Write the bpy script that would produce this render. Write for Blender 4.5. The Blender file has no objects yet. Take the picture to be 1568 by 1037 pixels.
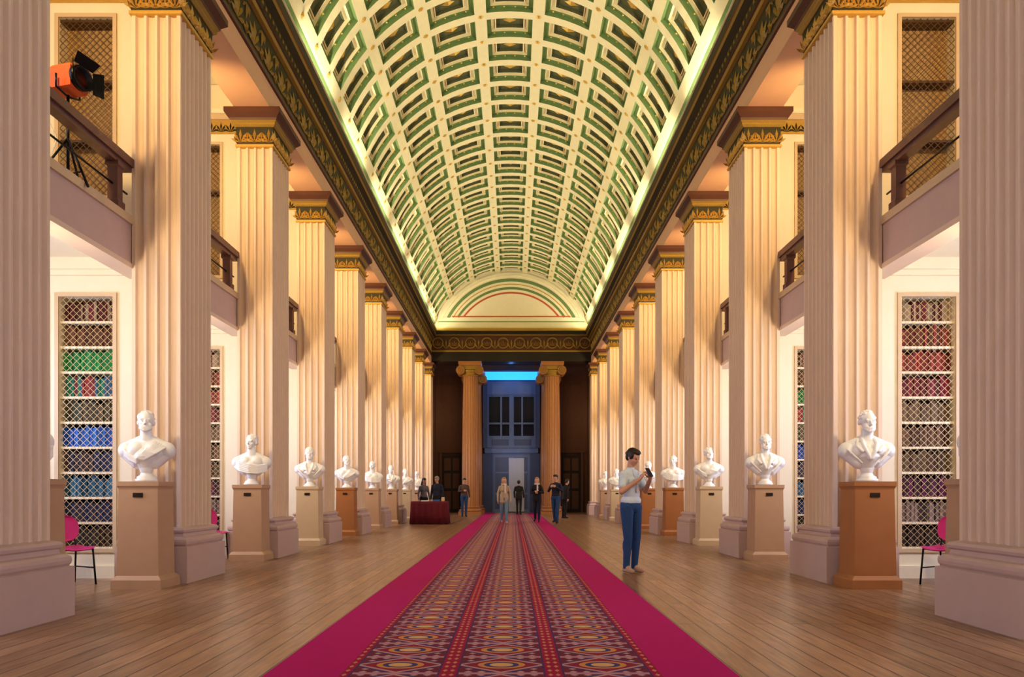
import bpy, math, random
import numpy as np
from mathutils import Vector, Matrix, Euler
random.seed(7)
scene = bpy.context.scene
pi = math.pi

# ------------------------------------------------------------------ materials
def mat(name, col, rough=0.6, metal=0.0, var=0.12, scale=6.0, bump=0.0, emis=None, estr=0.0, col2=None, spec=0.5):
    m = bpy.data.materials.new(name); m.use_nodes = True
    nt = m.node_tree; b = nt.nodes['Principled BSDF']
    tc = nt.nodes.new('ShaderNodeTexCoord')
    nz = nt.nodes.new('ShaderNodeTexNoise'); nz.inputs['Scale'].default_value = scale; nz.inputs['Detail'].default_value = 4
    nt.links.new(tc.outputs['Object'], nz.inputs['Vector'])
    mx = nt.nodes.new('ShaderNodeMix'); mx.data_type = 'RGBA'
    c2 = col2 if col2 else [min(1, c*(1+var)) for c in col]
    c1 = [c*(1-var) for c in col] if not col2 else col
    mx.inputs[6].default_value = (*c1, 1); mx.inputs[7].default_value = (*c2, 1)
    nt.links.new(nz.outputs['Fac'], mx.inputs[0])
    nt.links.new(mx.outputs[2], b.inputs['Base Color'])
    b.inputs['Roughness'].default_value = rough; b.inputs['Metallic'].default_value = metal
    b.inputs['Specular IOR Level'].default_value = spec
    if bump > 0:
        bp = nt.nodes.new('ShaderNodeBump'); bp.inputs['Strength'].default_value = bump; bp.inputs['Distance'].default_value = 0.02
        nt.links.new(nz.outputs['Fac'], bp.inputs['Height']); nt.links.new(bp.outputs['Normal'], b.inputs['Normal'])
    if emis:
        b.inputs['Emission Color'].default_value = (*emis, 1); b.inputs['Emission Strength'].default_value = estr
    return m

class S:
    nt = None
    def __init__(s, o): s.o = o
    @staticmethod
    def op(kind, *a):
        n = S.nt.nodes.new('ShaderNodeMath'); n.operation = kind
        for i, x in enumerate(a):
            if isinstance(x, S): S.nt.links.new(x.o, n.inputs[i])
            else: n.inputs[i].default_value = x
        return S(n.outputs[0])
    def __add__(s, b): return S.op('ADD', s, b)
    def __sub__(s, b): return S.op('SUBTRACT', s, b)
    def __mul__(s, b): return S.op('MULTIPLY', s, b)
    def __truediv__(s, b): return S.op('DIVIDE', s, b)
    def lt(s, b): return S.op('LESS_THAN', s, b)
    def gt(s, b): return S.op('GREATER_THAN', s, b)
    def fr(s): return S.op('FRACT', s)
    def ab(s): return S.op('ABSOLUTE', s)
def cmix(f, a, b):
    n = S.nt.nodes.new('ShaderNodeMix'); n.data_type = 'RGBA'
    S.nt.links.new(f.o, n.inputs[0])
    for i, x in ((6, a), (7, b)):
        if isinstance(x, S): S.nt.links.new(x.o, n.inputs[i])
        else: n.inputs[i].default_value = (*x, 1)
    return S(n.outputs[2])

def carpet_mat():
    m = bpy.data.materials.new('carpet_pattern'); m.use_nodes = True
    nt = m.node_tree; S.nt = nt; b = nt.nodes['Principled BSDF']
    tc = nt.nodes.new('ShaderNodeTexCoord'); sp = nt.nodes.new('ShaderNodeSeparateXYZ')
    nt.links.new(tc.outputs['Object'], sp.inputs[0])
    x = S(sp.outputs[0]); y = S(sp.outputs[1])
    u = ((x+0.96)/0.64).fr()*2.0-1.0
    au = u.ab()
    v = ((y/0.46).fr())*2.0-1.0
    av = v.ab()
    dots = (((u*4.0).fr()-0.5).ab() + ((v*3.0).fr()-0.5).ab()).lt(0.33)
    c = cmix(dots, (0.17, 0.022, 0.03), (0.46, 0.28, 0.28))
    dia = au*1.0+av*0.95
    c = cmix(dia.lt(1.02), c, (0.06, 0.045, 0.16))
    c = cmix(dia.lt(0.90), c, (0.50, 0.29, 0.24))
    c = cmix(dia.lt(0.78), c, (0.26, 0.02, 0.04))
    el = (u*u)/0.22+(v*v)/0.20
    c = cmix(el.lt(1.0), c, (0.56, 0.26, 0.06))
    c = cmix(el.lt(0.55), c, (0.05, 0.055, 0.18))
    c = cmix(el.lt(0.25), c, (0.62, 0.38, 0.16))
    c = cmix(av.gt(0.90), c, (0.42, 0.23, 0.28))
    c = cmix(au.gt(0.82), c, (0.32, 0.006, 0.04))
    bd = (((y/0.11).fr()-0.5).ab()*2.0 + ((au-0.93).ab())*12.0).lt(0.6)
    c = cmix(bd, c, (0.52, 0.24, 0.10))
    c = cmix((((au-0.82).ab()).lt(0.02)), c, (0.08, 0.03, 0.10))
    c = cmix(x.ab().gt(0.96), c, (0.44, 0.002, 0.13))
    nz = nt.nodes.new('ShaderNodeTexNoise'); nz.inputs['Scale'].default_value = 160
    nt.links.new(tc.outputs['Object'], nz.inputs['Vector'])
    bp = nt.nodes.new('ShaderNodeBump'); bp.inputs['Strength'].default_value = 0.3; bp.inputs['Distance'].default_value = 0.004
    nt.links.new(nz.outputs['Fac'], bp.inputs['Height']); nt.links.new(bp.outputs['Normal'], b.inputs['Normal'])
    nt.links.new(c.o, b.inputs['Base Color']); b.inputs['Roughness'].default_value = 0.9
    b.inputs['Specular IOR Level'].default_value = 0.15
    b.inputs['Sheen Weight'].default_value = 0.04; b.inputs['Sheen Tint'].default_value = (.8,.6,1,1)  # lilac tint puts the cast of grazing daylight into the carpet
    return m

def floor_mat():
    m = bpy.data.materials.new('floor_boards'); m.use_nodes = True
    nt = m.node_tree; b = nt.nodes['Principled BSDF']
    tc = nt.nodes.new('ShaderNodeTexCoord'); mp = nt.nodes.new('ShaderNodeMapping')
    mp.inputs['Rotation'].default_value = (0, 0, pi/2)
    nt.links.new(tc.outputs['Object'], mp.inputs[0])
    br = nt.nodes.new('ShaderNodeTexBrick'); br.inputs['Scale'].default_value = 1.0
    br.inputs['Brick Width'].default_value = 3.2; br.inputs['Row Height'].default_value = 0.16
    br.inputs['Mortar Size'].default_value = 0.006; br.offset = 0.37
    br.inputs['Color1'].default_value = (0.47, 0.285, 0.155, 1); br.inputs['Color2'].default_value = (0.32, 0.185, 0.095, 1)
    br.inputs['Mortar'].default_value = (0.06, 0.03, 0.018, 1)
    nt.links.new(mp.outputs[0], br.inputs['Vector'])
    mp2 = nt.nodes.new('ShaderNodeMapping'); mp2.inputs['Scale'].default_value = (9, 0.8, 1)
    nt.links.new(tc.outputs['Object'], mp2.inputs[0])
    nz = nt.nodes.new('ShaderNodeTexNoise'); nz.inputs['Scale'].default_value = 3; nz.inputs['Detail'].default_value = 8
    nt.links.new(mp2.outputs[0], nz.inputs['Vector'])
    mx = nt.nodes.new('ShaderNodeMix'); mx.data_type = 'RGBA'; mx.blend_type = 'MULTIPLY'; mx.inputs[0].default_value = 0.8
    cr = nt.nodes.new('ShaderNodeValToRGB'); cr.color_ramp.elements[0].position = 0.32; cr.color_ramp.elements[0].color = (0.5, 0.45, 0.43, 1)
    cr.color_ramp.elements[1].position = 0.66
    nt.links.new(nz.outputs['Fac'], cr.inputs[0]); nt.links.new(br.outputs['Color'], mx.inputs[6]); nt.links.new(cr.outputs[0], mx.inputs[7])
    nt.links.new(mx.outputs[2], b.inputs['Base Color'])
    b.inputs['Roughness'].default_value = 0.30; b.inputs['Specular IOR Level'].default_value = 0.6
    bp = nt.nodes.new('ShaderNodeBump'); bp.inputs['Strength'].default_value = 0.3; bp.inputs['Distance'].default_value = 0.004; bp.invert = True
    nt.links.new(br.outputs['Fac'], bp.inputs['Height']); nt.links.new(bp.outputs['Normal'], b.inputs['Normal'])
    return m

def book_mat():
    m = bpy.data.materials.new('book_spines'); m.use_nodes = True
    nt = m.node_tree; b = nt.nodes['Principled BSDF']
    a = nt.nodes.new('ShaderNodeVertexColor'); a.layer_name = 'Col'
    tc = nt.nodes.new('ShaderNodeTexCoord'); sp = nt.nodes.new('ShaderNodeSeparateXYZ'); nt.links.new(tc.outputs['Object'], sp.inputs[0])
    S.nt = nt
    z = S(sp.outputs[2])
    band = ((z/0.325+0.02).fr()-0.22).ab().lt(0.035)
    c = cmix(band*0.5, S(a.outputs[0]), (0.6, 0.40, 0.15))
    nt.links.new(c.o, b.inputs['Base Color']); b.inputs['Roughness'].default_value = 0.55
    b.inputs['Specular IOR Level'].default_value = 0.25
    return m

M_pier = mat('pier_plaster', (0.75, 0.585, 0.44), 0.55, var=0.05, scale=3)
M_base = mat('plinth_paint', (0.57, 0.42, 0.37), 0.5, var=0.06)
M_cream = mat('cream_plaster', (0.82, 0.735, 0.55), 0.6, var=0.04)
M_vault = mat('vault_cream', (0.78, 0.72, 0.51), 0.6, var=0.05)
M_green = mat('coffer_green', (0.16, 0.25, 0.10), 0.6, var=0.15)
M_dgreen = mat('coffer_dark_panel', (0.12, 0.13, 0.07), 0.6, var=0.2)
M_gold = mat('gilding', (0.62, 0.40, 0.10), 0.4, 0.4, var=0.15, scale=30)
M_ogold = mat('old_gilding', (0.36, 0.24, 0.055), 0.45, 0.3, var=0.2, scale=30)
M_peach = mat('architrave_peach', (0.70, 0.43, 0.27), 0.55, var=0.05)
M_brown = mat('brown_moulding', (0.10, 0.038, 0.022), 0.5, var=0.15)
M_olive = mat('frieze_olive', (0.035, 0.032, 0.012), 0.55, var=0.25)
M_black = mat('black_band', (0.02, 0.016, 0.014), 0.5, var=0.2)
M_rail = mat('rail_wood', (0.17, 0.085, 0.065), 0.35, var=0.2)
M_ochre = mat('column_ochre', (0.38, 0.18, 0.065), 0.45, var=0.1)
M_marble = mat('white_marble', (0.84, 0.82, 0.80), 0.35, var=0.04, scale=5)
M_wood = mat('pedestal_brown_wood', (0.44, 0.19, 0.065), 0.4, col2=(0.35, 0.145, 0.05), scale=4)
M_tan = mat('pedestal_tan_paint', (0.50, 0.32, 0.20), 0.5, var=0.06)
M_pale = mat('pedestal_cream_paint', (0.62, 0.47, 0.30), 0.5, var=0.06)
M_plaque = mat('plaque_bronze', (0.05, 0.03, 0.02), 0.4, 0.6)
M_books = book_mat()
M_wire = mat('brass_wire', (0.62, 0.47, 0.24), 0.45, 0.2)
M_wireb = mat('brown_wire', (0.10, 0.055, 0.025), 0.5, 0.2)
M_curtain = mat('tan_backing', (0.42, 0.28, 0.13), 0.8, var=0.15)
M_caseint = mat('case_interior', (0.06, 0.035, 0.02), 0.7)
M_dark = mat('dark_brown_wall', (0.11, 0.055, 0.035), 0.6, var=0.2)
M_greyb = mat('grey_blue_joinery', (0.14, 0.20, 0.33), 0.5, var=0.08)
M_greyd = mat('dark_joinery', (0.08, 0.11, 0.19), 0.5, var=0.08)
M_doorw = mat('door_pale', (0.44, 0.47, 0.52), 0.5, var=0.05)
M_glassd = mat('dark_glass', (0.008, 0.012, 0.03), 0.08, var=0.2)
M_blue = mat('blue_light_panel', (0.1, 0.3, 0.8), 0.5, emis=(0.02, 0.27, 1.0), estr=2.0)
M_red = mat('red_line', (0.50, 0.11, 0.06), 0.6)
M_floor = floor_mat(); M_carpet = carpet_mat()
M_pink = mat('pink_plastic', (0.55, 0.03, 0.22), 0.35, var=0.05)
M_metal = mat('black_metal', (0.02, 0.02, 0.022), 0.35, 0.7)
M_cloth = mat('table_cloth_red', (0.13, 0.008, 0.02), 0.85, var=0.25, scale=30)
M_white = mat('white_paint', (0.8, 0.8, 0.78), 0.5, var=0.03)

# ------------------------------------------------------------------ mesh builder
class MB:
    def __init__(s): s.v = []; s.f = []; s.m = []; s.sm = []; s.c = []; s.mats = []
    def mi(s, m):
        if m not in s.mats: s.mats.append(m)
        return s.mats.index(m)
    def face(s, idx, m, smooth=False, col=None):
        s.f.append(tuple(idx)); s.m.append(s.mi(m)); s.sm.append(smooth); s.c.append(col)
    def poly(s, pts, m, smooth=False):
        b = len(s.v); s.v += [tuple(p) for p in pts]; s.face(range(b, b+len(pts)), m, smooth)
    def box(s, x0, x1, y0, y1, z0, z1, m, col=None):
        b = len(s.v)
        s.v += [(x0,y0,z0),(x1,y0,z0),(x1,y1,z0),(x0,y1,z0),(x0,y0,z1),(x1,y0,z1),(x1,y1,z1),(x0,y1,z1)]
        for q in ((0,3,2,1),(4,5,6,7),(0,1,5,4),(1,2,6,5),(2,3,7,6),(3,0,4,7)):
            s.face([b+i for i in q], m, False, col)
    def rings(s, rs, m, smooth=False, cap=True, closed=True):
        b = len(s.v); n = len(rs[0])
        for r in rs: s.v += [tuple(p) for p in r]
        for k in range(len(rs)-1):
            mm = m[k] if isinstance(m, list) else m
            for i in range(n if closed else n-1):
                j = (i+1) % n
                s.face((b+k*n+i, b+k*n+j, b+(k+1)*n+j, b+(k+1)*n+i), mm, smooth)
        if cap:
            m0 = m[0] if isinstance(m, list) else m; m1 = m[-1] if isinstance(m, list) else m
            s.face([b+i for i in range(n)][::-1], m0); s.face([b+(len(rs)-1)*n+i for i in range(n)], m1)
    def rect_loft(s, cx, cy, hx, hy, prof, m):
        rs = []
        for o, z in prof:
            rs.append([(cx-hx-o, cy-hy-o, z), (cx+hx+o, cy-hy-o, z), (cx+hx+o, cy+hy+o, z), (cx-hx-o, cy+hy+o, z)])
        s.rings(rs, m)
    def revolve(s, cx, cy, prof, m, n=24, smooth=True):
        s.rings([[(cx+r*math.cos(2*pi*i/n), cy+r*math.sin(2*pi*i/n), z) for i in range(n)] for r, z in prof], m, smooth)
    def tube(s, pts, r, m, n=8, taper=None):
        pts = [Vector(p) for p in pts]; rs = []
        prev = None
        for i, p in enumerate(pts):
            d = (pts[min(i+1, len(pts)-1)]-pts[max(i-1, 0)]).normalized()
            a = prev if prev is not None else (Vector((0,0,1)) if abs(d.z) < 0.9 else Vector((1,0,0)))
            u = (a-d*a.dot(d)).normalized(); prev = u; w = d.cross(u)
            rr = r if taper is None else r*taper[i]
            rs.append([p+u*rr*math.cos(2*pi*k/n)+w*rr*math.sin(2*pi*k/n) for k in range(n)])
        s.rings(rs, m, True)
    def obj(s, name, parent=None, loc=None, rot=None):
        me = bpy.data.meshes.new(name)
        me.from_pydata(s.v, [], s.f)
        for m in s.mats: me.materials.append(m)
        me.polygons.foreach_set('material_index', s.m)
        me.polygons.foreach_set('use_smooth', s.sm)
        if any(c is not None for c in s.c):
            at = me.color_attributes.new('Col', 'FLOAT_COLOR', 'CORNER')
            data = []
            for f, c in zip(s.f, s.c):
                cc = c if c is not None else (0.5, 0.5, 0.5)
                data += [*cc, 1.0]*len(f)
            at.data.foreach_set('color', data)
        me.update()
        return inst(name, me, parent, loc, rot)
def inst(name, me, parent=None, loc=None, rot=None):
    o = bpy.data.objects.new(name, me); scene.collection.objects.link(o)
    if parent: o.parent = parent
    if loc: o.location = loc
    if rot: o.rotation_euler = rot
    return o

def palmette(mb, o, u, v, n, s, m, h=0.02, angs=(-66,-33,0,33,66)):
    o = Vector(o); u = Vector(u); v = Vector(v); n = Vector(n)
    for a in angs:
        t = math.radians(a); d = u*math.sin(t)+v*math.cos(t); p = u*math.cos(t)-v*math.sin(t)
        L = s*(1.0-0.25*abs(a)/66)
        b = len(mb.v)
        for q in (o, o+d*L*.62+p*s*.10, o+d*L, o+d*L*.62-p*s*.10, o+d*L*.55+n*h): mb.v.append(tuple(q))
        for i in range(4): mb.face((b+i, b+(i+1) % 4, b+4), m)

# ------------------------------------------------------------------ layout
XI = 4.02; XO = 4.62; YEND = 38.45; YB = -3.0; XW = 7.0
FAR = [3.15+3.6*(i) for i in range(-1, 11)]   # far edge of each pier
YC = [f-0.475 for f in FAR]

# ---- pier mesh
def flute_ring(hx, hy, nx, ny):
    pts = []
    def side(p0, p1, nf, nrm):
        L = (p1-p0).length; d = (p1-p0)/L; mrg = 0.03; pitch = (L-2*mrg)/nf; w = pitch*0.78
        pts.append(p0.copy())
        for k in range(nf):
            c = mrg+pitch*(k+0.5)
            for j in range(7):
                t = -1+2*j/6
                pts.append(p0+d*(c+t*w/2)-nrm*(0.05*math.sqrt(max(0, 1-t*t))))
    A = Vector((-hx,-hy)); B = Vector((hx,-hy)); C = Vector((hx,hy)); D = Vector((-hx,hy))
    side(A,B,nx,Vector((0,-1))); side(B,C,ny,Vector((1,0))); side(C,D,nx,Vector((0,1))); side(D,A,ny,Vector((-1,0)))
    return pts
mb = MB(); hx = 0.30; hy = 0.475
ring = flute_ring(hx, hy, 4, 7)
mb.rings([[(p.x,p.y,0.68) for p in ring], [(p.x,p.y,6.98) for p in ring]], M_pier)
mb.rect_loft(0,0,hx,hy,[(.14,0),(.14,.44),(.105,.45),(.12,.47),(.125,.50),(.12,.53),(.09,.55),(.055,.56),(.05,.60),(.07,.615),(.075,.64),(.06,.665),(.0,.68)], M_base)
mb.rect_loft(0,0,hx,hy,[(.0,6.98),(.025,6.99),(.025,7.03),(.005,7.04)], M_gold)
mb.rect_loft(0,0,hx,hy,[(.005,7.04),(.015,7.32)], M_olive)
mb.rect_loft(0,0,hx,hy,[(.03,7.32),(.06,7.35),(.06,7.38),(.09,7.41)], M_ogold)
mb.rect_loft(0,0,hx,hy,[(.09,7.41),(.10,7.45),(.15,7.50),(.17,7.52),(.17,7.60)], M_brown)
for sgn in (-1, 1):
    for k in range(8):
        y = -hy+0.06+(2*hy-0.12)*k/7
        palmette(mb, (sgn*(hx+.015), y, 7.06), (0,1,0), (0,0,1), (sgn,0,0), .24 if k%2==0 else .18, M_gold, .03)
    for k in range(5):
        x = -hx+0.06+(2*hx-0.12)*k/4
        palmette(mb, (x, sgn*(hy+.015), 7.06), (1,0,0), (0,0,1), (0,sgn,0), .24 if k%2==0 else .18, M_gold, .03)
p0 = mb.obj('fluted_pier', loc=(-(XI+hx), YC[0], 0)); pier_me = p0.data
for i, y in enumerate(YC):
    for sg in (-1, 1):
        if i == 0 and sg == -1: continue
        inst('fluted_pier', pier_me, loc=(sg*(XI+hx), y, 0))

# ---- side entablatures
for sg, nm in ((-1,'left'),(1,'right')):
    mb = MB()
    prof = [(4.62,7.6),(4.02,7.6),(4.02,7.98),(3.99,8.0),(3.99,8.07),(4.03,8.09),(4.03,8.72),(3.97,8.74),(3.95,8.80),(3.92,8.82),(3.90,8.96),(3.80,9.04),(3.77,9.08),(3.75,9.12),(3.75,9.26),(3.73,9.27),(3.73,9.30),(3.79,9.30),(3.79,9.25),(4.7,9.25),(4.62,9.2),(4.62,7.6)]
    ms = [M_peach,M_peach,M_brown,M_brown,M_brown,M_olive,M_ogold,M_ogold,M_brown,M_olive,M_olive,M_ogold,M_brown,M_olive,M_vault,M_vault,M_vault,M_cream,M_cream,M_cream,M_cream]
    b0 = len(mb.v)
    for yy in (YB, 38.95):
        mb.v += [(sg*x, yy, z) for x, z in prof]
    n = len(prof)
    for i in range(n-1): mb.face((b0+i, b0+i+1, b0+n+i+1, b0+n+i), ms[i])
    y = 2.0; k = 0
    while y < 38.4:
        if k % 2 == 0: palmette(mb, (sg*4.02, y, 8.18), (0,1,0), (0,0,1), (-sg,0,0), .40, M_ogold, .04, (-72,-36,0,36,72))
        else:
            palmette(mb, (sg*4.02, y, 8.64), (0,1,0), (0,0,-1), (-sg,0,0), .26, M_ogold, .04, (-50,0,50))
            palmette(mb, (sg*4.02, y, 8.16), (0,1,0), (0,0,1), (-sg,0,0), .20, M_ogold, .04, (-50,0,50))
        y += .36; k += 1
    y = 2.0
    while y < 38.4:
        x0, x1 = sorted((sg*3.89, sg*3.92)); mb.box(x0, x1, y, y+.06, 8.86, 8.92, M_ogold); y += .18
    mb.obj('trim_entablature_'+nm)

# ---- vault
R = 4.1; ZC = 8.26
def VP(th, y, d): 
    r = R+d; return (r*math.sin(th), y, ZC+r*math.cos(th))
mb = MB()
dth = math.radians(19.2); ncol = 7; NT = 4
levels = [(0,0,0),(.14,.13,0),(.15,.14,.09),(.25,.225,.09),(.26,.23,.15),(.33,.285,.15),(.34,.29,.125),(.365,.305,.125),(.375,.315,.20)]
lm = [M_vault, M_green, M_green, M_vault, M_vault, M_gold, M_vault, M_dgreen]
rows = int(round((38.95-YB)/1.0)); dy = (38.95-YB)/rows
for c in range(ncol):
    t0 = -ncol/2*dth+c*dth; t1 = t0+dth
    for r in range(rows):
        y0 = YB+r*dy; y1 = y0+dy
        rr = []
        for iu, iv, d in levels:
            a0 = t0+iu/R; a1 = t1-iu/R; b0_ = y0+iv; b1_ = y1-iv
            pts = [VP(a0+(a1-a0)*k/NT, b0_, d) for k in range(NT+1)]+[VP(a1-(a1-a0)*k/NT, b1_, d) for k in range(NT+1)]
            rr.append(pts)
        mb.rings(rr, lm, cap=False)
        last = rr[-1]; b = len(mb.v); mb.v += last
        for k in range(NT): mb.face((b+k, b+k+1, b+2*NT-k, b+2*NT+1-k), M_dgreen)
        ym = (y0+y1)/2; tm = (t0+t1)/2
        b = len(mb.v)
        for k in range(8):
            a = 2*pi*k/8; rad = .085 if k%2==0 else .055
            mb.v.append(VP(tm+rad*1.9*math.cos(a)/R, ym+rad*math.sin(a), .195))
        mb.v.append(VP(tm, ym, .13))
        for k in range(8): mb.face((b+k, b+(k+1)%8, b+8), M_gold)
        for fx in (.12,.37,.63,.88):
            for yy in (y0+.185, y1-.185):
                tt = t0+.20/R+(dth-.40/R)*fx; b = len(mb.v)
                mb.v += [VP(tt-.03/R,yy,.085),VP(tt,yy-.022,.085),VP(tt+.03/R,yy,.085),VP(tt,yy+.022,.085),VP(tt,yy,.055)]
                for k in range(4): mb.face((b+k, b+(k+1)%4, b+4), M_gold)
        b = len(mb.v)
        for k in range(6):
            a = 2*pi*k/6; mb.v.append(VP(t0+.07*math.cos(a)/R, y0+.07*math.sin(a), -.002))
        mb.v.append(VP(t0, y0, -.04))
        for k in range(6): mb.face((b+k, b+(k+1)%6, b+6), M_gold)
te = math.radians(76.2); ts = ncol/2*dth
for sg in (-1,1):
    for k in range(4):
        a0 = ts+(te-ts)*k/4; a1 = ts+(te-ts)*(k+1)/4
        mb.poly([VP(sg*a0,YB,0),VP(sg*a1,YB,0),VP(sg*a1,38.95,0),VP(sg*a0,38.95,0)], M_green if k in (1,2) else M_vault)
mb.obj('ceiling_coffered_vault')

# ---- end tympanum + entablature
mb = MB()
arc = [(R*1.02*math.sin(a), 38.72, ZC+R*1.02*math.cos(a)) for a in np.linspace(-te, te, 41)]
mb.poly([(-3.99,38.72,9.2)]+arc+[(3.99,38.72,9.2)], M_cream)
def arcband(mb, r0, r1, y, zmin, m, proj=.04):
    a = math.acos(max(-1, min(1, (zmin-ZC)/r0))); A = np.linspace(-a, a, 49)
    rs = [[(rr*math.sin(t), yy, ZC+rr*math.cos(t)) for t in A] for rr, yy in ((r0,y),(r0,y-proj),(r1,y-proj),(r1,y))]
    mb.rings(rs, m, cap=False, closed=False)
arcband(mb, 3.56, 3.70, 38.72, 9.95, M_green); arcband(mb, 3.40, 3.44, 38.72, 9.95, M_gold, .02)
arcband(mb, 2.95, 3.03, 38.72, 10.02, M_red, .02); arcband(mb, 3.86, 4.0, 38.72, 9.3, M_vault, .08)
arcband(mb, 3.16, 3.28, 38.72, 9.98, M_green, .012)
mb.box(-3.65, 3.65, 38.66, 38.75, 9.78, 9.98, M_cream); mb.box(-3.0, 3.0, 38.69, 38.73, 10.02, 10.07, M_red)
mb.box(-3.9, 3.9, 38.6, 38.75, 9.3, 9.45, M_gold); mb.box(-3.9, 3.9, 38.63, 38.75, 9.45, 9.74, M_vault)
mb.box(-3.7, 3.7, 38.62, 38.75, 9.74, 9.78, M_green)
mb.obj('wall_end_tympanum')
mb = MB()
y0 = YEND
mb.box(-4.02, 4.02, y0, 39.2, 7.72, 8.20, M_black); mb.box(-4.02, 4.02, y0-.03, 39.2, 8.20, 8.28, M_ogold)
mb.box(-4.02, 4.02, y0+.02, 39.2, 8.28, 9.02, M_brown); mb.box(-4.02, 4.02, y0-.05, 39.2, 9.02, 9.08, M_ogold)
mb.box(-4.02, 4.02, y0-.15, 39.2, 9.08, 9.22, M_black); mb.box(-4.02, 4.02, y0-.20, 39.2, 9.22, 9.28, M_ogold)
x = -3.7; k = 0
while x < 3.75:
    if k % 2 == 0:
        mb.tube([(x+.26*math.cos(a), y0-.0, 8.65+.26*math.sin(a)) for a in np.linspace(0, 2*pi, 21)], .03, M_ogold, 6)
        palmette(mb, (x, y0, 8.50), (1,0,0), (0,0,1), (0,-1,0), .28, M_ogold, .03)
    else:
        palmette(mb, (x, y0, 8.34), (1,0,0), (0,0,1), (0,-1,0), .50, M_ogold, .04, (-36,0,36))
    x += 0.412; k += 1
mb.obj('trim_entablature_end')

# ---- ionic columns
mb = MB(); n = 20
def fl_circle(r, z):
    pts = []
    for i in range(n):
        for j in range(4):
            a = 2*pi*(i+j/4)/n; rr = r*(1, .955, .94, .955)[j]; pts.append((rr*math.cos(a), rr*math.sin(a), z))
    return pts
mb.rings([fl_circle(.43,.42), fl_circle(.425,2.5), fl_circle(.37,7.0)], M_ochre)
mb.box(-.58,.58,-.58,.58,0,.16,M_ochre)
mb.revolve(0,0,[(.57,.16),(.59,.2),(.57,.25),(.50,.27),(.47,.31),(.50,.34),(.52,.37),(.50,.40),(.44,.42)],M_ochre)
mb.revolve(0,0,[(.37,7.0),(.41,7.02),(.41,7.06),(.38,7.08),(.40,7.14),(.50,7.26),(.50,7.30)],M_ogold)
for sx in (-1,1):
    m0 = []
    for t in np.linspace(-.46,.46,9):
        rr = .17+.06*abs(t/.46)**1.5
        m0.append([(sx*.47+rr*math.cos(2*pi*k/20), t, 7.28+rr*math.sin(2*pi*k/20)) for k in range(20)])
    mb.rings(m0, M_ochre, True)
    for fy in (-.47,.47):
        sp = [(sx*(.47+(.215-.19*t)*math.cos(2*pi*2.2*t+pi/2)), fy, 7.28+(.215-.19*t)*math.sin(2*pi*2.2*t+pi/2)) for t in np.linspace(0,1,50)]
        mb.tube(sp, .02, M_ogold, 6)
mb.box(-.47,.47,-.44,.44,7.33,7.50,M_ogold); mb.rect_loft(0,0,.52,.46,[(0,7.5),(.04,7.53),(.06,7.6),(.06,7.72)],M_ochre)
c0 = mb.obj('ionic_column', loc=(-2.08,38.85,0)); inst('ionic_column', c0.data, loc=(2.08,38.85,0))
inst('ionic_column', c0.data, loc=(-2.02,41.9,0)); inst('ionic_column', c0.data, loc=(2.02,41.9,0))

# ---- vestibule
mb = MB()
mb.box(-XW, XW, 43.0, 43.3, 0, 8.3, M_dark); mb.obj('wall_vestibule_back')
mb = MB()
for sg in (-1,1):
    x0, x1 = sorted((sg*4.3, sg*4.75)); mb.rect_loft((x0+x1)/2, 42.92, (x1-x0)/2, .06, [(.02,0),(.02,.4),(0,.45),(0,7.7),(.02,7.8),(.02,8.3)], M_dark)
mb.obj('trim_pilasters_vestibule')
mb = MB(); mb.box(-XW, XW, 39.2, 43.3, 8.3, 8.45, M_dark); mb.obj('ceiling_vestibule')
mb = MB(); mb.box(-1.5,1.5,42.85,42.95,7.45,7.9,M_blue); mb.box(-1.6,1.6,42.87,43.0,7.36,7.44,M_greyd); mb.box(-1.6,1.6,42.87,43.0,7.91,8.0,M_greyd)
mb.obj('blue_light_box')
mb = MB()
mb.box(-1.6,-1.35,42.85,43.1,3.62,7.35,M_greyd); mb.box(1.35,1.6,42.85,43.1,3.62,7.35,M_greyd)
mb.box(-1.35,1.35,42.9,43.1,6.6,7.35,M_greyb); mb.box(-1.35,1.35,43.05,43.1,3.62,6.6,M_glassd)
for x in (-1.35,-.62,-.02,.56,1.27): mb.box(x,x+.09,42.95,43.06,4.2,6.6,M_greyb)
mb.box(-.12,.14,42.93,43.06,4.2,6.6,M_greyb)
for z in (4.2,4.95,6.5): mb.box(-1.35,1.35,42.96,43.06,z,z+.10,M_greyb)
mb.box(-1.35,1.35,42.92,43.06,3.62,4.2,M_greyb); mb.box(-1.1,-.15,42.90,42.93,3.75,4.1,M_greyd); mb.box(.15,1.1,42.90,42.93,3.75,4.1,M_greyd)
mb.obj('window_1', loc=(0,-.1,0))
mb = MB()
mb.rect_loft(0,42.95,1.45,.09,[(0,3.3),(.04,3.35),(.05,3.45),(.05,3.5),(.05,3.6)],M_greyb)
mb.box(-1.6,-1.05,42.88,43.09,0,3.3,M_greyd); mb.box(1.05,1.6,42.88,43.09,0,3.3,M_greyd)
mb.box(-1.05,1.05,42.98,43.09,0,3.3,M_greyb)
for x0,x1,m in ((-1.02,-.02,M_greyd),(.02,1.02,M_greyd)):
    for z0,z1 in ((.2,1.0),(1.12,2.2),(2.3,3.1)):
        mb.box(x0+.12,x1-.12,42.955,42.99,z0,z1,m)
mb.box(-.15,.72,42.90,42.96,0.05,3.05,M_doorw); mb.box(-.02,.58,42.88,42.9,.25,1.2,M_doorw); mb.box(-.02,.58,42.88,42.9,1.35,2.8,M_doorw)
mb.tube([(.62,42.88,1.1),(.62,42.82,1.1),(.55,42.82,1.1)],.02,M_gold)
mb.obj('door_1', loc=(0,-.1,0))
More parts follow.
